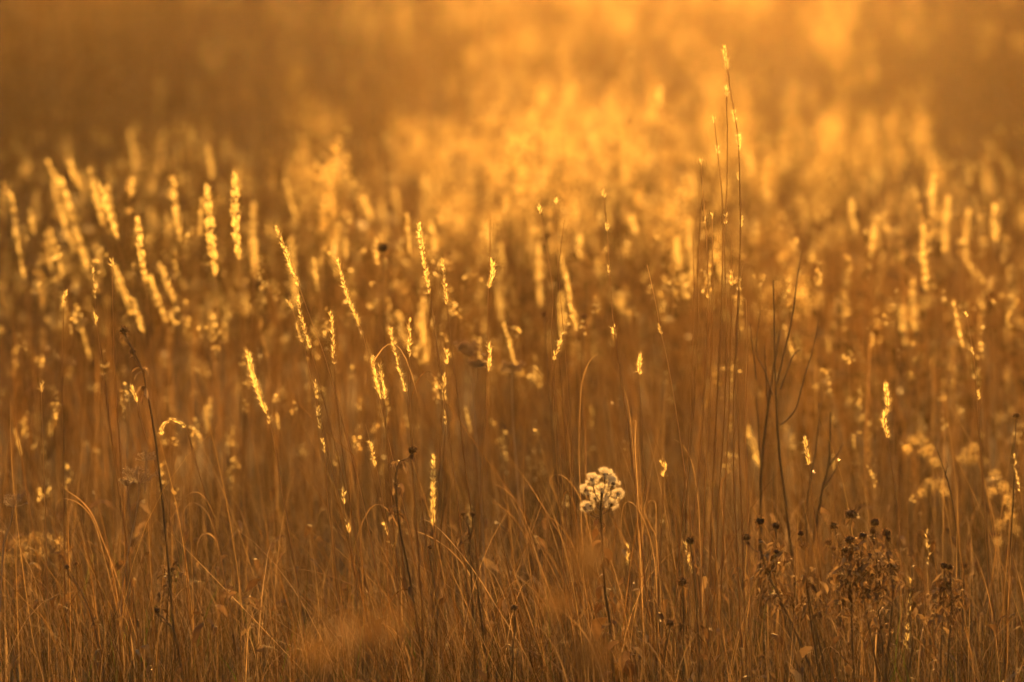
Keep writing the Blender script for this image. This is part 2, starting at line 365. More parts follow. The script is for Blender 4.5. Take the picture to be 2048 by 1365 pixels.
def stalk(label, Y, P, hd, r=.0012, width=.0036, L=.0085, W=.0023, dens=1.3, group=GS, hair=1.2, leaf=0, clump=0, seedmat=None, dy=0.0):
    pth = path(P, Y, dy); base = pth[-1]
    e = empty('grass_stalk', base, label, 'grass stalk', group)
    mb = MB(); tube(mb, pth, np.linspace(r * .45, r * 1.15, len(pth)), 5, random.gauss(.5, .15)); mb.build('culm', M_CULM, e, base)
    for h in hd:
        v0, v1 = h[0], h[1]; k = h[2] if len(h) > 2 else 1.0; off = h[3] if len(h) > 3 else 0
        c = cut(pth, Y, v0, v1) if not callable(v0) else None
        # resample so the head follows exactly v0..v1
        z = np.linspace(px(0, v0, Y)[2], px(0, v1, Y)[2], 8); xx = np.interp(z, pth[::-1, 2], pth[::-1, 0]); yy = np.interp(z, pth[::-1, 2], pth[::-1, 1])
        c = np.stack([xx + off * .00097 * np.sin(np.linspace(.3, 3, 8)), yy, z], -1)
        ln = abs(z[0] - z[-1]); m = MB()
        plume(m, c, max(6, int(ln * 1000 * .95 * dens * k)), L, W, width * k, hair, .55, True, clump)
        m.build('seed_head', seedmat or M_SEED, e, base)
    for _ in range(leaf):
        i = int(len(pth) * random.uniform(.35, .8)); p = pth[i]; sgn = random.choice([-1, 1]); ln = random.uniform(.1, .22)
        tt = np.linspace(0, 1, 9)[:, None]; q = p + tt * ln * np.array([sgn * .45, random.uniform(-.2, .2), 0]) + np.array([0, 0, 1]) * (ln * .9 * tt - ln * random.uniform(.6, 1.3) * tt ** 2.4)
        m = MB(); ribbon(m, q, .0028 * (1 - tt[:, 0] ** 2 * .9), random.uniform(-2, 2), random.gauss(.5, .2)); m.build('leaf', M_BLADE, e, base)
    return e

SH = [  # label, depth, polyline tip-first, heads
 ('sharp feathery stalk topped by a long bright plume, arching left above its left neighbours', 11.0, [(553,455),(575,505),(597,570),(622,640),(652,722),(690,860),(725,1000),(750,1130)], [(456,575,1.15,-4)], 1),
 ('short bright plume pair stalk just below and behind the long arching plume', 11.05, [(596,594),(606,650),(622,702),(645,790),(680,930),(715,1080)], [(596,700,.95)], 0),
 ('slim curved plume leaning left with a thin side leaf, left of the short bright plume', 10.95, [(576,602),(588,628),(605,680),(618,740),(655,900),(690,1050)], [(603,625,.7),(648,690,.8,-3)], 0),
 ('pale feathery plume arching left at the tip, centre left, with widest top', 11.0, [(677,522),(689,565),(704,612),(722,656),(742,735),(765,830),(795,960),(822,1080)], [(523,654,1.2,-3)], 1),
 ('slender upright plume between the two big arching plumes, lower down', 11.0, [(661,627),(665,665),(667,715),(672,790),(682,880),(700,1000)], [(628,730,.75)], 0),
 ('tallest sharp plume at centre left, upright and gently tapering', 11.0, [(838,448),(845,495),(853,540),(860,590),(873,693),(889,803),(905,930),(925,1080)], [(449,592,1.05,-2)], 1),
 ('thin upright plume immediately right of the tallest centre plume', 11.0, [(884,518),(889,560),(893,605),(901,680),(914,790),(930,930),(950,1080)], [(518,612,.8)], 0),
 ('bare straight stalk with one side tuft of seed near its middle height', 11.0, [(979,446),(979,520),(976,600),(975,690),(972,790),(964,930),(958,1080)], [(518,578,1.4,7),(690,748,1.0,5)], 0),
 ('curved plume leaning left with dense lower half, below the tallest centre plume', 10.95, [(781,655),(789,690),(800,735),(813,785),(820,850),(826,960),(836,1100)], [(656,786,1.0,-2)], 0),
 ('very thin sparse spike beside the dense curved plume', 11.0, [(819,640),(819,670),(818,720),(820,800),(832,930),(850,1060)], [(640,722,.5)], 0),
 ('forked twin plume on a thin stalk with a drooping left leaf', 11.0, [(744,708),(752,740),(762,790),(771,850),(782,950),(800,1080)], [(716,800,1.1,-5)], 1),
 ('second prong of the forked plume, nodding slightly right', 11.02, [(757,728),(762,760),(768,800),(772,850),(780,960),(790,1090)], [(735,802,.8,3)], 0),
 ('stalk with two short seed tufts stacked apart, below the thin upright plume', 11.0, [(890,702),(892,730),(888,775),(887,810),(880,900),(874,1010)], [(703,732,1.3,3),(745,802,.8)], 0),
 ('bright ragged plume leaning left, lowest of the left centre arching plumes', 10.9, [(496,704),(508,748),(524,800),(541,852),(556,935),(572,1030),(592,1150)], [(706,830,1.35,-3),(835,852,.5)], 0),
 ('knobbly stalk with seed in separate tufts, between the ragged plume and the pale plume', 10.95, [(630,760),(634,795),(640,850),(649,912),(655,1000),(668,1110)], [(764,800,.7),(815,862,1.0),(880,912,.5)], 0),
 ('small broken seed spike low between knobbly stalk and round seed head', 11.0, [(731,848),(741,890),(752,935),(765,1000),(782,1100)], [(886,935,.9)], 0),
 ('low stalk hung with brilliant drop-like spikelets, right of the round seed head', 11.0, [(868,908),(866,950),(866,1010),(868,1080),(872,1180)], [(912,1052,1.5)], 0),
 ('low stalk with a few brilliant spikelets left of the round seed head', 11.0, [(686,975),(689,1020),(698,1066),(706,1130)], [(978,1010,.8),(1045,1068,.8)], 0),
 ('sparse bright spikelets on a short stalk in the fan of leaning grass', 11.0, [(768,1050),(780,1085),(795,1110),(815,1180)], [(1050,1095,.6)], 0),
 ('tallest stalk of all, knotted with seed clumps and tipped by a bright plume', 11.0, [(1448,94),(1451,118),(1455,142),(1462,190),(1470,233),(1477,290),(1479,370),(1481,450),(1478,560),(1471,680),(1467,830),(1468,980),(1475,1120)], [(95,142,1.15),(222,248,.9),(272,305,1.1,3),(350,362,.5,-4),(432,458,.5,2)], 0),
 ('tall thin stalk ending in one bright bead of seed beside the tallest stalk', 11.0, [(1452,176),(1453,200),(1455,300),(1453,400),(1449,500),(1453,640),(1450,800),(1440,960)], [(176,196,1.2),(430,452,.5)], 0),
 ('tall stalk left of the tallest pair, bent slightly left at its tip', 11.0, [(1428,237),(1432,275),(1438,330),(1444,400),(1445,520),(1440,680),(1432,830),(1425,980)], [(237,248,.8),(295,310,.9)], 0),
 ('shortest slender stalk of the tall group, leftmost with a beaded tip', 11.0, [(1402,320),(1405,380),(1411,450),(1416,560),(1414,700),(1404,850),(1392,1000)], [(320,332,.8),(440,450,.5),(590,604,.6)], 0),
 ('bare long culm on the inner left of the tall group', 11.02, [(1404,400),(1396,520),(1395,660),(1388,800),(1376,960)], [], 0),
 ('bare culm hooked at its top on the right of the tall group', 10.98, [(1500,528),(1490,526),(1483,545),(1477,620),(1472,720),(1476,850),(1482,1000)], [(560,585,.7)], 0),
 ('bare culm rising straight between the leftmost and second stalk of the tall group', 11.03, [(1424,430),(1425,520),(1424,640),(1420,780),(1412,930)], [(430,440,.5)], 0),
 ('thin culm with a bead near its top, leaning against the tallest stalk', 11.02, [(1462,470),(1463,560),(1461,700),(1457,840),(1450,980)], [(545,575,.8)], 0),
 ('lowest bare culm on the outer left of the tall group', 11.04, [(1386,470),(1388,600),(1384,740),(1378,880),(1366,1010)], [], 0),
 ('bare culm just right of the tallest stalk, starting halfway up', 11.03, [(1492,600),(1494,700),(1490,820),(1494,960)], [], 0),
 ('tall sparse stalk with small seed tufts at three heights, right of centre', 11.0, [(1207,384),(1210,420),(1214,456),(1219,540),(1226,640),(1243,770),(1262,900),(1278,1040)], [(384,398,.7),(448,466,.8),(534,548,1.0,-4),(655,672,.7,-3)], 0),
 ('bead-tipped hair-thin stalk left of the bare culm with reddish tip', 11.05, [(1077,412),(1083,440),(1093,500),(1106,590),(1102,680),(1110,800),(1122,930)], [(414,430,1.0)], 0),
 ('bare reddish-tipped culm standing alone near centre', 11.0, [(1129,440),(1121,500),(1114,570),(1112,650),(1121,750),(1130,870),(1140,1010)], [], 0),
 ('short faint bead-tipped stalk leaning beside the reddish bare culm', 11.05, [(1112,398),(1111,440),(1118,560),(1130,700)], [(398,414,.6)], 0),
 ('pale nodding plume leaning right from its thin stalk near centre', 10.97, [(1124,668),(1116,692),(1108,724),(1106,790),(1112,900),(1120,1020)], [(669,724,1.0)], 0),
 ('small pale oat-like head on a lone stalk right of centre', 11.0, [(1280,712),(1279,735),(1280,800),(1286,900),(1294,1020)], [(713,752,1.0)], 0),
 ('sharp two-part plume on the right half, above the blurred fluff', 11.1, [(1771,768),(1775,810),(1768,845),(1776,880),(1786,960),(1800,1100)], [(770,815,1.2),(820,878,1.2)], 0),
 ('small drooping head low right, above the dark forked twigs', 11.1, [(1609,873),(1614,905),(1619,934),(1626,1010),(1640,1120)], [(875,932,1.1)], 0),
 ('tiny seed tip on the far left hair-thin stalk', 11.0, [(131,584),(128,606),(126,640),(124,760),(126,900)], [(585,616,.7)], 0),
 ('long thin stalk crossing the left blurred plumes, with a beaded section', 10.95, [(184,530),(189,570),(192,640),(203,720),(217,830),(233,950),(252,1080)], [(535,600,.35),(622,656,.55)], 0),
 ('stalk with a single dark-rimmed bead tip among the left plumes', 11.0, [(223,520),(225,540),(226,640),(230,760),(240,900)], [(522,536,1.1)], 0),
 ('tiny spike low on the left edge', 11.0, [(86,764),(83,785),(85,860),(89,980)], [(765,788,.7)], 0),
 ('oat-like tuft at middle left foreground, right of the small bead heads', 11.0, [(262,775),(272,800),(282,840),(300,900),(325,980),(345,1060)], [(775,806,.9)], 1),
 ('bright bead tip right of centre beneath the sparse tall stalk', 11.05, [(1294,530),(1308,590),(1321,660),(1338,740),(1356,850)], [(652,672,.6)], 0),
 ('slim plume right of the tall group beneath the hooked culm', 11.0, [(1320,925),(1330,938),(1327,962),(1324,1020)], [(926,956,.9)], 0),
 ('knotted dark stalk on the right edge, joints lit', 11.1, [(1932,628),(1940,670),(1949,730),(1953,780),(1958,870),(1966,980)], [(628,636,.5),(700,712,.35)], 0),
 ('stalk ending in a bright forked tip on the right', 11.1, [(1957,786),(1958,800),(1961,870),(1968,980),(1975,1060)], [(782,802,1.1)], 0),
 ('greyish sparse spike at the far right edge', 10.8, [(2026,908),(2033,945),(2041,985),(2050,1060)], [(910,985,.5)], 0),
 ('short thin spike close beneath the stacked tuft stalk', 11.0, [(890,826),(891,850),(888,900),(884,1000)], [(828,852,.5)], 0),
 ('thin spikelet stalk beside the round brown head on the right foreground', 10.8, [(1372,1078),(1376,1110),(1384,1150),(1390,1240)], [(1085,1150,.5)], 0),
 ('low thin seed stalk right of the fluffy white flower', 10.8, [(1255,1085),(1257,1120),(1262,1180),(1266,1260)], [(1088,1130,.35)], 0),
 ('straight spike rising left of the big weed clump', 10.8, [(1822,1160),(1820,1200),(1815,1260),(1808,1340)], [(1160,1300,.35)], 0),
 ('thin beaded spike standing between the two right weed clumps', 10.9, [(1853,1062),(1857,1110),(1862,1180),(1866,1260)], [(1062,1130,.3)], 0),
]
for i, (lb, Y, P, hd, lf) in enumerate(SH):
    stalk(lb, Y + .0 , P, hd, leaf=lf, r=.0016 if 'tall' in lb else .0013, width=random.uniform(.0015, .0030), L=random.uniform(.0065, .0085), W=random.uniform(.0011, .0020), dens=random.uniform(.9, 1.5), hair=random.uniform(1, 2.2), clump=random.choice([0, 13, 17, 22]), dy=random.uniform(-.15, .15) * 0)

BL = [  # blurred plumes further back: label, depth, tip, head base, size
 ('blurred broken plume at the far left edge', 14.5, (22,388), (50,562), .8, .6),
 ('highest blurred plume of the left cluster, leaning left', 15.5, (97,324), (122,375), .9, 1),
 ('broad blurred plume at the heart of the left cluster', 15.0, (122,358), (176,540), 1.3, 1),
 ('short blurred plume tip right of the highest left one', 15.5, (141,324), (160,378), .8, 1),
 ('blurred plume rising through the middle of the left cluster', 15.0, (179,340), (208,455), .9, 1),
 ('bright narrow plume on the right side of the left cluster', 13.4, (201,371), (236,482), .9, 1),
 ('dim blurred plume low on the left of the cluster', 15.0, (100,460), (126,556), .9, .8),
 ('blurred plume beneath the broad one in the left cluster', 15.2, (118,412), (150,505), 1.0, .8),
 ('small hooked blurred head between left cluster and tall plumes', 14.5, (266,360), (262,394), .9, 1),
 ('bright upright narrow plume right of the left cluster', 12.9, (275,436), (291,572), 1.0, 1.2),
 ('knobbly upright blurred plume left of the thick bright pair', 14.3, (345,350), (360,484), .9, .8),
 ('thick brilliant plume, left one of the bright pair', 12.9, (414,374), (431,556), 1.6, 1.7),
 ('thick brilliant plume, right and taller one of the bright pair', 12.6, (468,347), (477,524), 1.4, 1.8),
 ('dim wide plume just right of the bright pair', 15.5, (507,405), (509,545), 1.2, .8),
 ('leaning blurred plume below the left cluster', 14.3, (230,533), (264,630), 1.0, 1),
 ('leaning blurred plume right of the sharp bead tip', 14.0, (299,552), (334,650), 1.0, 1),
 ('smaller leaning plume beside the bright upright narrow one', 14.3, (320,528), (350,608), .8, 1),
 ('bright short plume above the twin round heads', 13.2, (267,598), (287,668), .8, 1),
 ('small tilted blurred plume high left of centre', 16.0, (728,396), (743,444), 1.3, 1.2),
 ('upright blurred plume right behind the tallest centre plume', 15.0, (862,440), (871,505), 1.2, 1.1),
 ('tall pale blurred plume behind the arching sharp plume', 15.5, (583,474), (592,605), 1.2, .9),
 ('blurred plume behind the tilted pale plume', 15.5, (668,492), (674,560), 1.2, .8),
 ('glowing blurred plume left of the reddish bare culm', 15.2, (1078,488), (1080,615), 1.3, 1),
 ('stubby blurred plume right of the reddish bare culm', 15.0, (1160,468), (1160,520), 1.1, 1),
 ('soft plume glowing behind the reddish bare culm, low', 14.8, (1122,590), (1128,690), 1.2, 1),
 ('bent blurred plume left of the tall stalk group', 15.2, (1352,480), (1372,600), 1.4, 1.1),
 ('wide blurred plume directly behind the tall stalk group', 15.5, (1380,440), (1386,560), 1.2, .8),
 ('bright hooked plume high on the right', 15.0, (1868,352), (1862,436), 1.2, 1.2),
 ('brightest upright blurred plume right of centre right', 14.2, (1846,452), (1852,585), 1.3, 1.4),
 ('slanted blurred plume near the right edge', 15.0, (1990,412), (1992,486), 1.2, 1),
 ('leaning plume between the bright hooked plume and right edge', 15.5, (1898,396), (1888,505), 1.2, .9),
 ('tall dim plume near the right corner of the plume row', 15.5, (1937,420), (1930,520), 1.1, .8),
 ('dim blurred plume left of the small bokeh disc row', 15.5, (1702,402), (1712,470), 1.1, .8),
 ('blurred plume right of the leftmost dim one on the right', 15.0, (1748,455), (1742,515), 1.1, 1),
 ('long blurred plume above the horizontal bent straws', 14.8, (1826,560), (1830,665), 1.2, 1),
 ('blurred plume leaning right under the slanted right-edge one', 15.0, (1935,520), (1970,570), 1.1, .8),
 ('stubby blurred plume left of the row above the straws', 15.2, (1802,615), (1812,690), 1.1, .9),
 ('soft plume low behind the dark twigs', 13.6, (1497,855), (1518,935), 1.3, 1),
 ('soft blurred plume low left of centre under the twin heads', 14.0, (418,800), (414,870), 1.0, .7),
 ('glowing blurred mound of plume at centre behind thin spikes', 15.0, (850,600), (838,668), 2.0, 1.1),
 ('leaning blurred plume left of the glowing mound', 15.0, (797,628), (815,700), 1.4, 1),
 ('upright blurred plume below the glowing mound', 14.6, (848,650), (852,730), 1.3, 1),
 ('dim straight plume right of the side-tuft stalk', 15.0, (998,560), (1002,640), 1.1, .9),
 ('small bright blurred head right of the sparse tall stalk', 15.2, (1243,586), (1242,625), 1.8, 1.2),
 ('single blurred head high right of the sparse tall stalk', 15.8, (1262,432), (1270,470), 1.2, 1),
 ('tall blurred pale head over the glow, upper middle', 17.0, (1322,175), (1322,215), 1.5, 1),
]
for (lb, Y, a, b, wd, br) in BL:
    dx = (b[0] - a[0]) / max(20, b[1] - a[1])
    P = [a, ((a[0] + b[0]) / 2 - 1.5, (a[1] + b[1]) / 2), b]; v = b[1]; u = b[0]; s = dx
    for k in range(3): v += 110; s *= .7; u += 110 * s; P.append((u, v))
    gz = 1365 + 60
    stalk(lb, Y, P, [(a[1], b[1], 1.0)], r=.0011, width=.0065 * wd, L=.009, W=.003, dens=.9 * br, group=GB, hair=.25, clump=random.choice([0, 6, 8]))

# repeats nothing tells apart: more blurred stalks through the middle distance
def fillers():
    proto = []
    for k in range(8):
        mb = MB(); m2 = MB(); H = 1.0; th = random.uniform(.02, .16)
        tt = np.linspace(0, 1, 7)[:, None]; P = np.array([-1., 0, 0]) * th * tt ** 2 + np.array([0, 0, 1.]) * tt
        P = P[::-1]
        tube(mb, P, np.linspace(.0006, .0013, 7), 4, .5)
        L = random.uniform(.06, .2); z1 = 1 - L
        z = np.linspace(1, z1, 6); c = np.stack([np.interp(z, P[::-1, 2], P[::-1, 0]), 0 * z, z], -1)
        plume(m2, c, int(L * 900), .008, .0026, random.uniform(.004, .008), .3, .55, True, random.choice([0, 5, 8]))
        proto.append((mb, m2))
    made = {}
    N = 85; Y = rng.uniform(12.6, 21, N); X = rng.uniform(-1, 1, N) * (.094 * Y + .3)
    for i in range(N):
        k = i % 8; H = random.uniform(.35, .9); loc = (X[i], Y[i], float(ground(X[i], Y[i])))
        lb = 'blurred seed stalk, one of many alike scattered behind the sharp plumes'
        e = empty('seed_stalk', loc, lb, 'grass stalk', 'blurred seed stalks scattered through the middle of the meadow')
        e.scale = (H, H, H); e.rotation_euler = (0, random.gauss(0, .06), random.uniform(-.9, .9))
        if k not in made:
            made[k] = (proto[k][0].build('culm', M_CULM, e), proto[k][1].build('seed_head', M_SEED, e))
        else:
            for o in made[k]:
                c = o.copy(); COL.objects.link(c); c.parent = e
fillers()

def shade_tree(x, y, H, r, label):  # added out of view to block the sun from the upper corners
    g = float(ground(x, y)); e = empty('shade_tree', (x, y, g), label, 'shade_tree', 'unseen trees added to shade the upper corners')
    m = MB(); tr = catmull([(0, 0, H * .8), (.15, .1, H * .45), (0, 0, -.1)], 5); tube(m, tr, np.linspace(.05, .26, len(tr)), 8, .5)
    for k in range(9):
        a = k * 2.4; z = H * (.22 + .06 * k); L = r * (1 - k * .06)
        tube(m, catmull([(math.cos(a) * L, math.sin(a) * L, z + L * .6), (math.cos(a) * L * .5, math.sin(a) * L * .5, z + L * .2), (0, 0, z)], 4), .05, 5, .5)
    m.build('trunk', M_BARK, e)
    m = MB(); C = norm(rng.normal(size=(46, 3))) * rng.uniform(.35, 1, (46, 1)) * [r, r, H * .42] + [0, 0, H * .55]
    C = np.repeat(C, 170, 0); n = len(C); P = C + norm(rng.normal(size=(n, 3))) * rng.uniform(.2, 1, (n, 1)) * r * .3
    rhomb(m, P, rng.normal(size=(n, 3)), rng.uniform(.16, .32, n), rng.uniform(.09, .18, n), rng.normal(size=(n, 3)), rng.normal(.5, .25, n))
    m.build('crown', M_LEAF, e)
for x, y, H, r, l in [(-1.7, 112, 14, 3.2, 'tall unseen shade caster added at the far edge left of the sun'), (.3, 110, 9.4, 1.2, 'low unseen shade caster added at the far edge just left of the sun'), (1.15, 112, 9.2, 1.1, 'lowest unseen shade caster added at the far edge next to the gap with the sun'),
    (-7.5, 116, 13.5, 3.2, 'broad unseen shade caster added further left at the far edge'), (7.5, 114, 13, 3.2, 'unseen shade caster added at the far edge right of the sun'), (14.5, 118, 11, 3.2, 'unseen shade caster added further right at the far edge')]:
    shade_tree(x, y, H, r, l)
# ---- round seed heads (wild bergamot and the like)
def ball_head(mb, c, r, seed_n=70, flat=.8):
    n = 7; m = 12
    th = np.linspace(0, math.pi, n)[:, None]; ph = np.arange(m)[None] * 2 * math.pi / m
    rr = r * .78 * (1 + .08 * rng.normal(size=(n, m)))
    v = np.stack([rr * np.sin(th) * np.cos(ph), rr * np.sin(th) * np.sin(ph), rr * np.cos(th) * flat + 0 * ph], -1) + c
    i = np.arange(n - 1)[:, None] * m; j = np.arange(m)[None]; k = (j + 1) % m
    mb.add(v, np.stack([i + j, i + k, i + m + k, i + m + j], -1), .35)
    d = norm(rng.normal(size=(seed_n, 3)) + [0, 0, .15]); P = c + d * np.array([1, 1, flat]) * r * .7
    rhomb(mb, P, d, np.full(seed_n, r * .48) * rng.uniform(.7, 1.2, seed_n), np.full(seed_n, r * .24), rng.normal(size=(seed_n, 3)), rng.normal(.45, .25, seed_n))
    rhomb(mb, P, d + rng.normal(0, .25, (seed_n, 3)), np.full(seed_n, r * .62), np.full(seed_n, r * .07), rng.normal(size=(seed_n, 3)), rng.normal(.95, .1, seed_n))
def bergamot(label, Y, heads_, stems, leaves, nl, group='dried plants with round brown seed heads'):
    st = [path(s, Y) for s in stems]; base = st[0][-1]
    e = empty('bergamot', base, label, 'wildflower', group)
    mb = MB()
    for s in st: tube(mb, s, np.linspace(.0011, .0027, len(s)), 5, random.gauss(.5, .15))
    allp = np.concatenate(st)
    for (u, v, r) in heads_:
        c = px(u, v, Y + random.uniform(-.015, .015)); tgt = c + np.array([0, 0, -.03 - .001 * r]);
        low = allp[allp[:, 2] < c[2] - .03]; q = low[np.argmin(np.linalg.norm((low - (c + np.array([0, 0, -.05]))) * [1, 1, .6], axis=1))] if len(low) else base
        mid = (c * .45 + q * .55) * [0, 0, 1] + (c * .75 + q * .25) * [1, 1, 0]
        tube(mb, catmull([c, mid, q], 4), .0009, 4, .5)
    mb.build('stem', M_STEM, e, base)
    for (u, v, r) in heads_:
        c = px(u, v, Y + random.uniform(-.01, .01)); m = MB(); rr = r * Y / FPX * 1.25
        ball_head(m, c, rr, 80 if r > 6 else 50); m.build('seed_head', M_HEAD, e, base)
        m = MB()
        for _ in range(4): crumpled(m, c + [0, 0, -rr * .9], rr * random.uniform(1, 2), .5)
        m.build('bract', M_DLEAF, e, base)
    m = MB(); cnt = 0
    for (u, v, su, sv, k) in leaves:
        for _ in range(int(k * nl * .95)):
            cnt += 1; crumpled(m, px(u + random.gauss(0, su), v + random.gauss(0, sv), Y + random.gauss(0, .02)), random.uniform(.012, .032), random.gauss(.5, .3))
    if cnt: m.build('dried_leaves', M_DLEAF, e, base)
    return e
bergamot('leggy seed head plant with five round heads, left of the weed row', 10.75, [(1520,1042,9),(1552,1052,8),(1493,1075,8),(1520,1082,5),(1554,1104,6)],
   [[(1545,1140),(1565,1220),(1590,1310),(1602,1390)], [(1522,1100),(1535,1150),(1556,1190)]], [(1540,1140,20,22,3),(1556,1185,18,22,2),(1548,1110,14,14,1)], 26)
bergamot('narrow plant with two stacked round heads, second from the left of the weed row', 10.8, [(1602,1068,6.5),(1608,1093,8)],
   [[(1608,1110),(1614,1180),(1624,1260),(1640,1360)], [(1615,1180),(1632,1260),(1655,1360)]], [(1614,1160,13,14,1),(1620,1205,20,18,2),(1640,1225,14,12,1)], 26)
bergamot('biggest bushy weed crowned with a dozen round seed heads', 10.8, [(1702,1028,10.5),(1668,1052,8),(1750,1045,8.5),(1773,1066,8.5),(1726,1072,8),(1699,1080,9),(1690,1101,7),(1746,1064,6),(1776,1078,6),(1657,1085,7),(1666,1098,6),(1712,1093,6)],
   [[(1700,1110),(1702,1200),(1705,1300),(1710,1390)], [(1722,1100),(1728,1200),(1745,1290),(1758,1370)], [(1755,1090),(1752,1180),(1764,1280),(1766,1370)], [(1775,1110),(1785,1180),(1778,1270),(1768,1370)]],
   [(1735,1110,30,16,2),(1745,1140,26,20,4),(1712,1145,22,22,3),(1755,1175,24,18,2),(1700,1200,18,28,2),(1690,1180,14,20,1),(1760,1240,16,30,1),(1710,1260,14,30,1)], 30)
bergamot('single round head on a bare stem right against the bushy weed', 10.85, [(1786,1131,8)], [[(1786,1140),(1784,1220),(1776,1320),(1770,1380)]], [(1784,1250,5,40,1)], 8)
bergamot('short leafy weed with two touching round heads on the right', 10.75, [(1888,1131,7.5),(1899,1134,6.5)],
   [[(1890,1140),(1887,1200),(1882,1300),(1880,1380)], [(1900,1145),(1903,1210),(1897,1300),(1893,1380)]], [(1893,1165,13,9,2),(1893,1195,22,14,3),(1878,1235,14,22,1),(1905,1235,10,24,1)], 28)
bergamot('small blurred head peeking behind the short leafy weed', 11.8, [(1929,1133,7)], [[(1929,1140),(1926,1200),(1922,1270)]], [(1926,1160,6,12,1)], 8)
bergamot('low drooping round head between the bushy weed and the short leafy one', 10.8, [(1823,1182,7.5)], [[(1822,1190),(1818,1230),(1825,1290),(1812,1370)]], [(1824,1240,8,30,1)], 26)
bergamot('lone round brown head right of the fluffy white flower, upper of two', 10.8, [(1381,1081,8.5)], [[(1381,1090),(1384,1110),(1392,1200),(1398,1310)]], [(1386,1120,5,14,1)], 7)
bergamot('lone flattened brown head right of the fluffy white flower, lower of two', 10.7, [(1365,1164,9.5)], [[(1365,1172),(1367,1230),(1366,1330)]], [(1366,1270,6,20,1)], 6)
bergamot('small brown head close to the bottom edge, below the flattened head', 10.6, [(1340,1247,8)], [[(1340,1256),(1330,1300),(1326,1370)]], [], 0)
bergamot('tiny brown head bottom centre left of the white flower stem', 10.8, [(1029,1216,7)], [[(1029,1224),(1031,1250),(1026,1290),(1024,1350)]], [], 0)
bergamot('round brown head on a curving side branch above the leaning grass', 10.95, [(825,901,8.5)], [[(825,905),(818,915),(800,925),(792,950),(793,1000),(800,1060),(818,1150)]], [(795,925,9,4,1),(795,968,5,5,1),(793,1018,8,6,1)], 14)
bergamot('two dark beads on a kinked dark stem at the left', 10.9, [(248,661,8.5),(266,704,6.5)], [[(248,664),(258,685),(268,706),(284,740),(292,775),(306,850),(318,940),(328,1040),(338,1150)]], [(286,738,4,6,1),(290,775,4,10,1)], 7)
bergamot('pair of tiny dark heads low at the left', 10.9, [(134,1135,6),(152,1128,4.5)], [[(134,1138),(142,1150),(165,1190),(185,1240),(196,1290)]], [(190,1245,6,4,1)], 7)
bergamot('single dark bead low at the left near the bottom edge', 10.8, [(314,1222,6)], [[(314,1226),(330,1240),(350,1270),(362,1340)]], [], 0)
bergamot('two tiny empty cups on thin forked stems near the middle bottom', 11.0, [(926,1029,5),(945,1029,5)], [[(945,1034),(944,1060),(938,1100),(952,1160),(962,1240)], [(926,1034),(938,1060),(940,1100)]], [(937,1068,5,6,1),(925,1085,5,4,1)], 9)
bergamot('tiny dark bead among brilliant spikelets in the leaning grass', 10.95, [(860,1095,5)], [[(860,1099),(864,1140),(872,1200),(880,1270)]], [], 0)
bergamot('small dark head at the right edge above the fluffy bokeh', 11.4, [(2032,831,7)], [[(2032,838),(2030,900),(2026,1000),(2020,1100)]], [], 0)
bergamot('blurred dark head high left of the centre plumes', 13.0, [(765,496,11)], [[(765,504),(766,600),(772,720),(785,860)]], [], 0)
bergamot('blurred dark bead left of the reddish bare culm', 12.4, [(1088,629,6)], [[(1088,634),(1092,700),(1100,800)]], [], 0)
bergamot('blurred brown bead right of the pale nodding plume', 13.0, [(1168,636,8)], [[(1168,642),(1166,700),(1164,820)]], [], 0)
bergamot('withered tangle of dark leaves on a stalk at lower left', 11.0, [(345,1140,5)], [[(345,1145),(338,1180),(334,1230),(332,1300)]], [(342,1150,16,12,2),(335,1185,8,18,1)], 14)
bergamot('thin curled-leaf weed standing low in front of the leggy five-headed plant', 10.6, [(1525,1315,5)], [[(1525,1320),(1530,1350),(1532,1380)]], [(1522,1340,10,12,1)], 16)

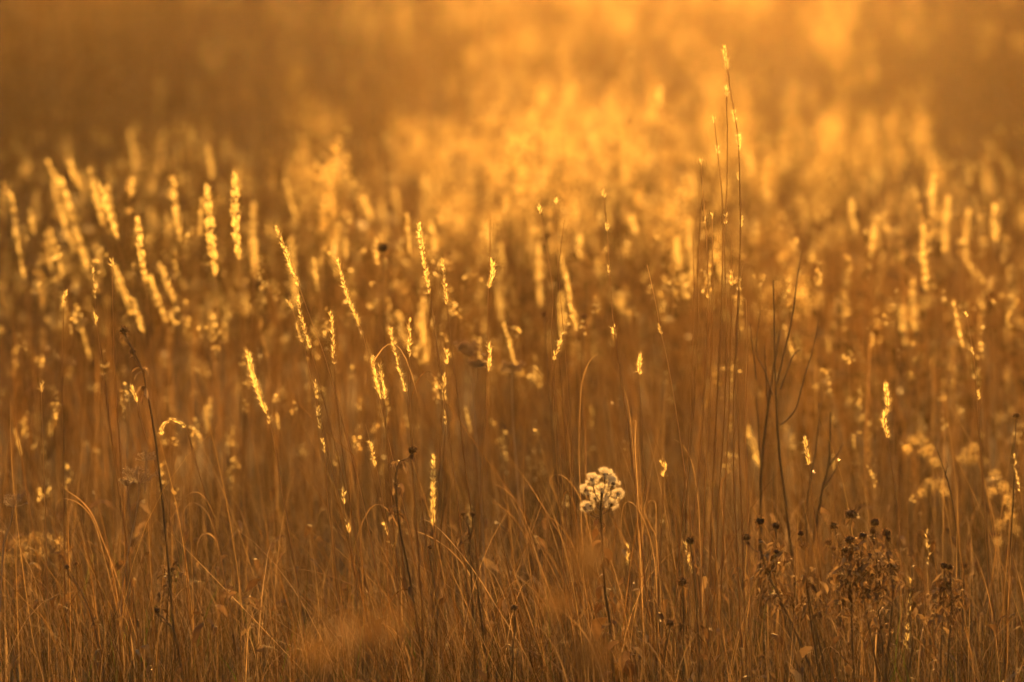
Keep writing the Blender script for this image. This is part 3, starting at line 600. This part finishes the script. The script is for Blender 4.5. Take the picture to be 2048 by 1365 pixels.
# ---- fluffy goldenrod, the main flower
def fluff(mb, c, r, n=26, hairs=26, flat=.8):
    """cluster of tiny pappus bursts on a mound"""
    d = norm(rng.normal(size=(n, 3)) + [0, 0, .35]); C = c + d * np.array([1, 1, flat]) * r * rng.uniform(.5, .85, (n, 1))
    for q, dd in zip(C, d):
        hd = norm(rng.normal(size=(hairs, 3)) * .75 + dd * .8 + [0, 0, .1])
        rhomb(mb, np.repeat(q[None], hairs, 0), hd, rng.uniform(.004, .009, hairs), np.full(hairs, .00022), rng.normal(size=(hairs, 3)), rng.normal(.55, .25, hairs))
def goldenrod():
    Y = 10.85
    stem = path([(1203,985),(1201,1035),(1205,1100),(1209,1175),(1218,1240),(1223,1300),(1231,1400)], Y); base = stem[-1]
    e = empty('goldenrod', base, 'sharp fluffy white seed head flower standing alone in the middle foreground', 'wildflower')
    mb = MB(); tube(mb, stem, np.linspace(.0018, .0034, len(stem)), 7, .5)
    mb.build('stem', M_STEM, e, base)
    cl = [(1204 + (u - 1204) * 1.0, 985 + (v - 985) * 1.0, r * 1.05) for u, v, r in [(1211,948,15),(1184,958,12),(1173,980,14),(1204,979,13),(1227,966,13),(1236,987,13),(1170,1015,13),(1222,1007,15),(1212,994,10),(1190,996,10),(1182,1012,9),(1220,955,10)]]
    mb = MB(); fl = []
    for (u, v, r) in cl:
        c = px(u, v, Y + random.uniform(-.022, .022)); j = px(1202 + (u - 1202) * .1, min(1040, max(v + 22, 1000 + (v - 950) * .5)), Y)
        tube(mb, catmull([c, (c + j) / 2 + [(c[0] - j[0]) * .2, 0, -.004], j], 4), .0010, 4, .6)
        for _ in range(14):
            q = c + rng.normal(0, r * .00045, 3); tube(mb, [q, c * .5 + q * .5 - [0, 0, .005], c * .7 + j * .3], .0004, 3, .6)
        fl.append((c, r * Y / FPX))
    mb.build('branches', M_STEM, e, base)
    for c, r in fl:
        m = MB(); ball_head(m, c - [0, 0, r * .1], r * .42, 20); m.build('flower_core', M_HEAD, e, base)
        m = MB(); fluff(m, c, r, 30, 50); m.build('fluffy_cluster', M_FLUFF, e, base)
    # withered curled leaves down the stem
    lv = [(1201,1040,-1,22),(1202,1048,1,24),(1203,1062,-1,26),(1204,1075,1,26),(1205,1088,-1,28),(1206,1098,1,30),(1207,1115,1,26),(1208,1135,1,28),(1208,1150,-1,24),(1209,1170,-1,30),(1210,1180,1,24),(1213,1205,1,28),(1215,1215,-1,32),(1217,1235,-1,56),(1219,1243,1,30),(1221,1268,-1,24),(1222,1280,1,30),(1226,1325,1,54),(1226,1330,1,46),(1228,1345,-1,36),(1204,1082,-1,34),(1208,1128,-1,18)]
    for (u, v, s, ln) in lv:
        p = px(u, v, Y); L = 1.25 * ln * Y / FPX; k = 9; d = np.array([s * 1.0, random.uniform(-.6, .6), random.uniform(.1, .9)]); d /= np.linalg.norm(d); pts = [p]
        for j in range(k):
            d = d + np.array([-s * random.uniform(0, .16), random.gauss(0, .15), -random.uniform(.22, .5)]); d /= np.linalg.norm(d); pts.append(pts[-1] + d * L / k)
        m = MB(); ribbon(m, pts, L * .42 * np.sin(np.linspace(.3, math.pi * .98, k + 1)), random.uniform(-2.2, 2.2), random.gauss(.5, .2)); m.build('leaf', M_HEAD, e, base)
goldenrod()
def soft_goldenrod(label, Y, cl, stem, mat=M_TUFT, n=20, hl=1.0, group='blurred fluffy seed heads'):
    st = path(stem, Y); base = st[-1]; e = empty('goldenrod', base, label, 'wildflower', group)
    mb = MB(); tube(mb, st, np.linspace(.0014, .003, len(st)), 5, .5)
    for (u, v, r) in cl:
        c = px(u, v, Y); q = st[np.argmin(abs(st[:, 2] - (c[2] - .03)))]; tube(mb, catmull([c, (c + q) / 2 - [0, 0, .004], q], 3), .0008, 4, .5)
    mb.build('stem', M_STEM, e, base)
    for (u, v, r) in cl:
        m = MB(); c = px(u, v, Y); rr = r * Y / FPX; k = n * 7; d = norm(rng.normal(size=(k, 3)) + [0, 0, .3])
        rhomb(m, c + d * rr * rng.uniform(.2, .9, (k, 1)), d + rng.normal(0, .5, (k, 3)), rng.uniform(.004, .008, k) * hl, np.full(k, .0011) * hl, rng.normal(size=(k, 3)), rng.normal(.55, .25, k))
        m.build('fluffy_cluster', mat, e, base)
soft_goldenrod('blurred fluffy plant with curling golden heads at lower right', 12.8, [(1825,885,16),(1842,880,16),(1815,900,10),(1860,900,12),(1870,925,12),(1845,905,10)], [(1843,920),(1840,1000),(1836,1100)])
soft_goldenrod('blurred fluffy plant right of the curling golden heads', 13.0, [(1935,905,14),(1945,920,14),(1925,920,12),(1950,895,9)], [(1938,940),(1942,1020),(1940,1100)])
soft_goldenrod('blurred golden tufts on the right edge above the short leafy weed', 12.4, [(1990,950,13),(2005,975,14),(2015,1000,15),(1985,985,10),(2022,1035,14),(2000,1050,12),(2030,1060,12),(1995,1085,11)], [(2005,1040),(2008,1120),(2010,1200)])
soft_goldenrod('blurred pale tuft below the curling golden heads', 12.6, [(1860,970,16),(1880,968,12),(1845,985,10),(1890,985,10)], [(1865,1000),(1868,1080),(1866,1160)])
soft_goldenrod('blurred grey-gold fluffy mat low at the left edge', 12.2, [(40,1090,18),(70,1080,16),(95,1078,16),(120,1088,14),(55,1110,16),(20,1120,12),(85,1105,14),(135,1110,10)], [(80,1120),(84,1180),(88,1240)], M_DIM, 12)
soft_goldenrod('faint blurred fluffy head left of the flat-topped umbel', 13.5, [(1010,738,12),(1028,735,12),(1040,745,9)], [(1025,752),(1024,820),(1030,900)])
soft_goldenrod('out of focus tan head in front of the fluffy white flower stem', 5.4, [(1165,1118,22),(1190,1100,20),(1180,1130,18)], [(1178,1130),(1180,1300)], M_RUST, 22, 1.5, 'out of focus tan heads close to the camera')
soft_goldenrod('large out of focus tan head at the bottom middle', 5.0, [(700,1270,24),(740,1250,24),(780,1262,26),(800,1240,18)], [(745,1290),(748,1400)], M_RUST, 7, 1.5, 'out of focus tan heads close to the camera')
soft_goldenrod('out of focus tan head right beneath the white flower', 5.0, [(1160,1318,24),(1195,1310,22)], [(1175,1330),(1178,1450)], M_RUST, 20, 1.5, 'out of focus tan heads close to the camera')
soft_goldenrod('faint out of focus tan head left of the white flower stem', 5.8, [(1100,1205,16),(1120,1215,16)], [(1110,1230),(1112,1330)], M_RUST, 14, 1.4, 'out of focus tan heads close to the camera')
soft_goldenrod('faint out of focus tan head at the lower left of centre', 5.2, [(650,1320,22),(620,1300,18)], [(640,1340),(642,1460)], M_RUST, 7, 1.5, 'out of focus tan heads close to the camera')
soft_goldenrod('faint out of focus tan head in front of the weed row', 5.8, [(1640,1095,16),(1620,1120,18)], [(1632,1140),(1634,1300)], M_RUST, 8, 1.4, 'out of focus tan heads close to the camera')

# ---- umbels
def umbel(label, Y, parts, stem, scale=1.0, solid=False):
    st = path(stem, Y); base = st[-1]; e = empty('umbel_flower', base, label, 'wildflower', 'dried flat-topped umbels')
    mb = MB(); tube(mb, st, np.linspace(.0012, .0022, len(st)), 5, .75)
    for (u, v, R_, ju, jv) in parts:
        tube(mb, catmull([px(u, v, Y), px((u + ju) / 2 + (u - ju) * .15, (v + jv) / 2, Y), px(ju, jv, Y)], 4), .001, 4, .75)
    mb.build('stem', M_UMB, e, base)
    for (u, v, R_, ju, jv) in parts:
        m = MB(); c = px(u, v, Y); r = R_ * Y / FPX
        for k in range(22):
            a = random.uniform(0, 6.28); s = random.uniform(.15, 1); d = np.array([math.cos(a) * s, math.sin(a) * s * .8, random.uniform(.35, .95) - .25 * s]) * r
            tip = c + d; tube(m, [c, c + d * .5 + [d[0] * .12, d[1] * .12, -.001], tip], .0006 * scale, 3, .7)
            for j in range(7):
                dd = d / np.linalg.norm(d) * .6 + rng.normal(0, .6, 3); dd /= np.linalg.norm(dd); tube(m, [tip, tip + dd * r * .2], .00045 * scale, 3, .8)
                if solid: rhomb(m, np.repeat((tip + dd * r * .12)[None], 3, 0), rng.normal(size=(3, 3)), np.full(3, .006), np.full(3, .003), rng.normal(size=(3, 3)), np.full(3, .5))
        m.build('ray_cluster', M_UMB, e, base)
umbel('skeletal umbel flower with three spoked heads at lower left', 11.0, [(279,968,40,266,1060), (255,972,18,262,1056), (292,921,20,290,985)], [(270,1040),(265,1061),(254,1120),(244,1193),(239,1300)])
umbel('skeletal umbel flower at the far left edge', 11.0, [(27,1014,28,8,1085)], [(14,1060),(6,1100),(2,1180),(-2,1260)])
umbel('blurred flat-topped umbel just left of the side-tuft stalk', 12.4, [(938,712,34,944,760), (952,736,18,946,790)], [(944,755),(948,830),(956,920),(962,1010)], 1.6, True)
umbel('blurred small umbel left of the pale nodding plume', 12.6, [(1024,745,26,1024,790)], [(1024,785),(1026,850),(1034,950)], 1.5, True)

# ---- bare branching weeds
def twigs(label, Y, lines, r=.0028):
    r *= 1.25
    st = [catmull([px(u, v, Y + .01 * i) for (u, v) in l] if i else root([px(u, v, Y) for (u, v) in l]), 5) for i, l in enumerate(lines)]
    base = st[0][-1]; e = empty('bare_weed', base, label, 'weed', 'bare dark branching weeds')
    m = MB(); tube(m, st[0], np.linspace(r * .4, r * 1.3, len(st[0])), 6, .4); m.build('stem', M_STEM, e, base)
    for s in st[1:]:
        m = MB(); tube(m, s, np.linspace(r * .3, r * .75, len(s)), 5, .45)
        for q in s[::2]:
            rhomb(m, np.repeat(q[None], 2, 0), rng.normal(size=(2, 3)) + [0, 0, .8], np.full(2, .008), np.full(2, .0022), rng.normal(size=(2, 3)), np.full(2, .6))
        m.build('branch', M_STEM, e, base)
twigs('tall dark branching weed right of the tallest stalks', 11.7, [[(1546,560),(1548,640),(1550,740),(1553,820),(1558,900),(1568,980),(1580,1080),(1592,1180)],
   [(1602,505),(1594,560),(1585,630),(1572,690),(1553,770)], [(1520,625),(1512,700),(1528,740),(1545,790)], [(1637,640),(1628,690),(1606,765),(1590,820),(1562,850)], [(1600,700),(1585,715),(1560,780)], [(1500,650),(1508,720),(1512,760)]], .0026)
twigs('stout dark weed stem just left of the tall branching weed', 12.1, [[(1560,660),(1550,720),(1538,800),(1528,880),(1522,960),(1520,1060),(1522,1160)], [(1512,790),(1516,850),(1522,930)], [(1530,690),(1532,760),(1536,815)]], .0034)
twigs('forked dark twigs low right of the tall branching weed', 11.9, [[(1661,825),(1660,880),(1657,930),(1645,980),(1632,1050),(1622,1120)], [(1686,889),(1672,912),(1657,932)], [(1637,808),(1636,860),(1628,920),(1618,980),(1612,1040),(1620,1125)], [(1680,920),(1665,950),(1650,972)]], .0030)
twigs('thin kinked dark twig on the right with sparse buds', 11.6, [[(1870,890),(1885,930),(1900,980),(1912,1050),(1918,1130)], [(1895,930),(1892,945),(1890,950)]], .0016)

# ---- single noticeable blades and bent straws
def blade(label, Y, P, wd=.0028, tint=.55, rooted=True, name='bent_straw', group='single arching blades and bent straws'):
    w3 = [px(u, v, Y) for (u, v) in P]; pth = catmull(root(w3) if rooted else w3, 5); base = pth[-1]; n = len(pth)
    m = MB(); u = np.linspace(0, 1, n); ribbon(m, pth - base, wd * .62 * np.clip(u * 3.2, .18, 1) * (1 - .45 * u), random.uniform(-1.6, 1.6), tint, (1, .25, .1))
    o = m.build(name, M_BLADE); o.location = [float(c) for c in base]; tag(o, label, 'grass blade', group, 'thing')
BLD = [
 ('long straw leaning left from the centre across the thin upright plumes', 11.0, [(751,618),(800,675),(846,745),(905,822),(960,900),(1020,985),(1075,1070),(1120,1150)], .0020),
 ('stiff curved straw falling left then kinked, below the knobbly stalk', 10.95, [(540,748),(560,765),(605,815),(650,862),(700,905),(712,925),(716,1000),(722,1100)], .0026),
 ('pale arched blade with its tip pointing left, near centre', 11.0, [(1025,711),(1060,730),(1092,762),(1120,795),(1135,860),(1142,960)], .0028),
 ('tall hoop-shaped blade bending over right of centre', 11.0, [(1218,748),(1208,722),(1198,709),(1180,722),(1165,760),(1160,820),(1158,900),(1162,1010)], .0022),
 ('arched straw curving down from the hoop toward the right', 11.05, [(1200,710),(1225,735),(1250,785),(1262,850),(1270,960)], .002),
 ('drooping feathered arch at lower left, brightly rimmed', 11.0, [(323,866),(326,852),(345,840),(365,848),(375,862),(388,910),(405,970),(425,1040),(442,1120)], .0030),
 ('dark pointed blade pair rising left of the skeletal umbel', 10.95, [(107,948),(130,978),(160,1000),(185,1030),(205,1080),(232,1150)], .0036),
 ('hooked blade curling left beside the dark pointed blades', 11.0, [(108,1050),(113,1010),(125,998),(150,1003),(172,1020),(190,1050),(210,1120)], .0030),
 ('curled over blade with a bright top at left, below the pointed pair', 10.9, [(158,1110),(160,1090),(172,1082),(190,1092),(212,1115),(226,1150),(236,1210)], .0034),
 ('blurred hooked blade between the umbel and the arching grass', 11.6, [(362,1040),(372,1015),(388,1006),(408,1018),(425,1050),(438,1110)], .0036),
 ('pale hook with a flat bright top at lower left of centre', 11.5, [(392,1110),(396,1085),(405,1070),(422,1070),(436,1092),(446,1140)], .0040),
 ('bent pale blade tip folded over, left of the fluffy white flower', 10.9, [(1110,1050),(1118,1015),(1135,982),(1148,1010),(1156,1060),(1165,1120)], .0044),
 ('hooped blade arching over left of the fluffy white flower', 11.0, [(1140,1030),(1118,1000),(1100,968),(1108,950),(1130,955),(1150,978),(1165,1010),(1180,1070)], .0026),
 ('curly hooked blade right of the fluffy white flower, largest loop', 10.85, [(1288,985),(1294,995),(1288,1020),(1300,1050),(1312,1075),(1316,1120)], .0034),
 ('round-shouldered blade curling over to the left of the largest loop', 10.85, [(1242,1090),(1243,1040),(1248,1010),(1262,1005),(1280,1025),(1298,1070),(1310,1130),(1314,1200)], .0030),
 ('tall dark hooked culm with a pale curl behind the round brown head', 10.85, [(1291,1018),(1298,1004),(1308,1002),(1312,1015),(1312,1060),(1313,1120),(1314,1180)], .0034),
 ('bent leaf tip folded down on a thin stalk right of the loop', 11.0, [(1338,878),(1350,880),(1368,895),(1385,930),(1396,1000),(1400,1080)], .0026),
 ('twisted pale leaf end hanging on the straight culm of the tall group', 10.95, [(1478,928),(1465,940),(1448,955),(1442,980),(1446,1040),(1452,1120)], .0034),
 ('pale curl hanging from a bare stem below the hoop', 11.0, [(1157,884),(1160,862),(1170,838),(1171,870),(1172,930)], .0022),
 ('tiny white-tipped bent straw right of the hoop', 11.0, [(1263,846),(1267,842),(1272,846),(1270,890),(1274,960)], .0024),
 ('arching blade over the leaning grass fan, upper one', 10.9, [(550,1188),(600,1196),(650,1208),(700,1230),(760,1262),(820,1310)], .0030),
 ('second arching blade over the leaning fan, just under the upper one', 10.9, [(515,1140),(560,1136),(620,1142),(680,1160),(740,1190),(800,1240)], .0026),
 ('long blade arcing left out of the fan toward the bottom', 10.85, [(520,1290),(570,1268),(620,1258),(680,1266),(730,1300)], .0030),
 ('horizontal reaching blade above the tiny empty cups', 11.0, [(778,1058),(820,1060),(862,1075),(905,1105),(940,1150),(965,1210)], .0030),
 ('pale arched blade right of the two tiny cups', 10.95, [(838,1045),(850,1040),(880,1060),(920,1105),(960,1160),(1000,1225),(1040,1290)], .0030),
 ('thin arch above the tiny cups toward the white flower', 11.0, [(935,998),(970,998),(1000,1012),(1030,1040),(1060,1090),(1090,1160)], .0024),
 ('second thin arch slightly higher toward the white flower', 11.0, [(965,975),(985,970),(1005,976),(1030,1000),(1055,1050),(1075,1120)], .0022),
 ('steep straw running from upper left toward the white flower', 11.0, [(1000,892),(1030,930),(1062,975),(1090,1020),(1120,1070),(1150,1130)], .0028),
 ('low curled arch left of the white flower stem, uppermost of three', 10.9, [(1050,1045),(1075,1038),(1100,1036),(1120,1052),(1145,1090),(1160,1140)], .0030),
 ('low curled arch left of the white flower stem, middle of three', 10.85, [(1095,1140),(1100,1115),(1118,1100),(1142,1098),(1158,1110)], .0030),
 ('low curled arch left of the white flower stem, lowest of three', 10.85, [(1010,1190),(1020,1170),(1040,1160),(1060,1172),(1090,1210),(1110,1260)], .0034),
 ('curled blade with a pale inner face at bottom centre', 10.8, [(1012,1200),(1018,1182),(1032,1178),(1050,1195),(1066,1230),(1078,1280)], .0030),
 ('dry arch bridging right of the white flower near its base', 10.8, [(1252,1180),(1268,1160),(1300,1150),(1330,1162),(1345,1200)], .0026),
 ('long low arch beneath the flattened brown head', 10.8, [(1360,1215),(1400,1216),(1430,1232),(1452,1262),(1462,1310)], .0030),
 ('pale curved blade left of the leggy five-headed plant', 10.8, [(1455,1180),(1475,1150),(1490,1148),(1500,1170),(1498,1210),(1490,1270)], .0026),
 ('white bent straw lying by the bottom edge right of centre', 10.6, [(1240,1332),(1262,1328),(1282,1330),(1300,1318),(1318,1345)], .0034),
 ('blurred slanting straw above the forked twigs on the right', 13.2, [(1610,655),(1660,672),(1700,684),(1720,690),(1735,760)], .0070),
 ('blurred straw pointing up to the right beside the slanting one', 13.2, [(1782,640),(1760,652),(1742,668),(1738,740)], .0060),
 ('thin straight straw slanting up from the left edge', 10.95, [(8,720),(22,800),(40,900),(58,1010),(78,1140),(98,1290)], .0020),
 ('hair-thin curled wisp high above the side-tuft stalk', 11.0, [(948,460),(958,462),(968,448),(979,432),(981,470),(979,560)], .0012),
]
for (lb, Y, P, wd) in BLD:
    if 'feathered' in lb:
        a = catmull([px(u, v, Y) for u, v in P[:5]], 5); pth = path(P, Y); base = pth[-1]
        e = empty('grass_stalk', base, lb, 'grass stalk', GS); m = MB(); tube(m, pth, .0010, 5, .5); m.build('culm', M_CULM, e, base)
        m = MB(); [plume(m, a[k:k + 4], 15, .006, .0014, .002, 1.5, .55, False) for k in range(0, len(a) - 4, 3)]; m.build('seed_head', M_SEED, e, base)
    else: blade(lb, Y, P, wd, random.gauss(.6, .12))

# leaning fan of grass at bottom centre: one clump, its blades are uncountable detail of that plant
def clump(label, Y, u0, v0, n, lean, sd, H0, H1, mat=M_BLADE):
    b = px(u0, v0, Y); b[2] = float(ground(b[0], b[1])); e = empty('grass_clump', b, label, 'grass clump')
    mb = MB(); B = b + np.stack([rng.normal(0, .10, n), rng.normal(0, .10, n), 0 * np.ones(n)], -1)
    az = np.where(rng.uniform(0, 1, n) < .82, math.pi, 0) + rng.normal(0, .45, n)
    blades(mb, B, az, np.abs(rng.normal(lean, sd, n)), rng.normal(.35, .35, n), rng.uniform(H0, H1, n), rng.uniform(.0013, .0026, n), rng.normal(.4, .25, n), 9, 1.8, .02)
    m = mb.build('blades', mat, e, b); return e
clump('big clump of reddish grass fanning to the left at bottom centre', 11.0, 900, 1440, 170, .42, .22, .3, .62)
clump('clump of curved russet grass left of the white flower stem', 11.0, 1110, 1440, 110, .3, .22, .22, .5)
clump('upright russet grass clump right of the white flower', 11.1, 1330, 1440, 90, .1, .12, .3, .62)
clump('thin brown grass clump at the lower left', 11.0, 240, 1440, 90, .1, .12, .25, .5)
clump('grass clump standing behind the weed row at lower right', 11.5, 1660, 1420, 90, .08, .1, .3, .6)

# ------------------------------------------------------------------ air
def haze():
    x0, x1, y0, y1, z0, z1 = -60, 60, -6, 160, -2, 12.5
    mb = MB(); v = [(x, y, z) for z in (z0, z1) for y in (y0, y1) for x in (x0, x1)]
    mb.add(v, [[0, 2, 3, 1], [4, 5, 7, 6], [0, 1, 5, 4], [2, 6, 7, 3], [0, 4, 6, 2], [1, 3, 7, 5]], .5)
    m = bpy.data.materials.new('haze'); m.use_nodes = True; n = m.node_tree.nodes; n.clear()
    out = n.new('ShaderNodeOutputMaterial'); pv = n.new('ShaderNodeVolumePrincipled')
    pv.inputs['Color'].default_value = (1.0, .80, .50, 1); pv.inputs['Density'].default_value = HAZE; pv.inputs['Anisotropy'].default_value = HAZE_G
    m.node_tree.links.new(pv.outputs[0], out.inputs['Volume'])
    o = mb.build('haze', m); o['kind'] = 'stuff'; o['label'] = 'golden evening haze over the meadow'
    for p in o.data.polygons: p.use_smooth = False
if HAZE > 0: haze()
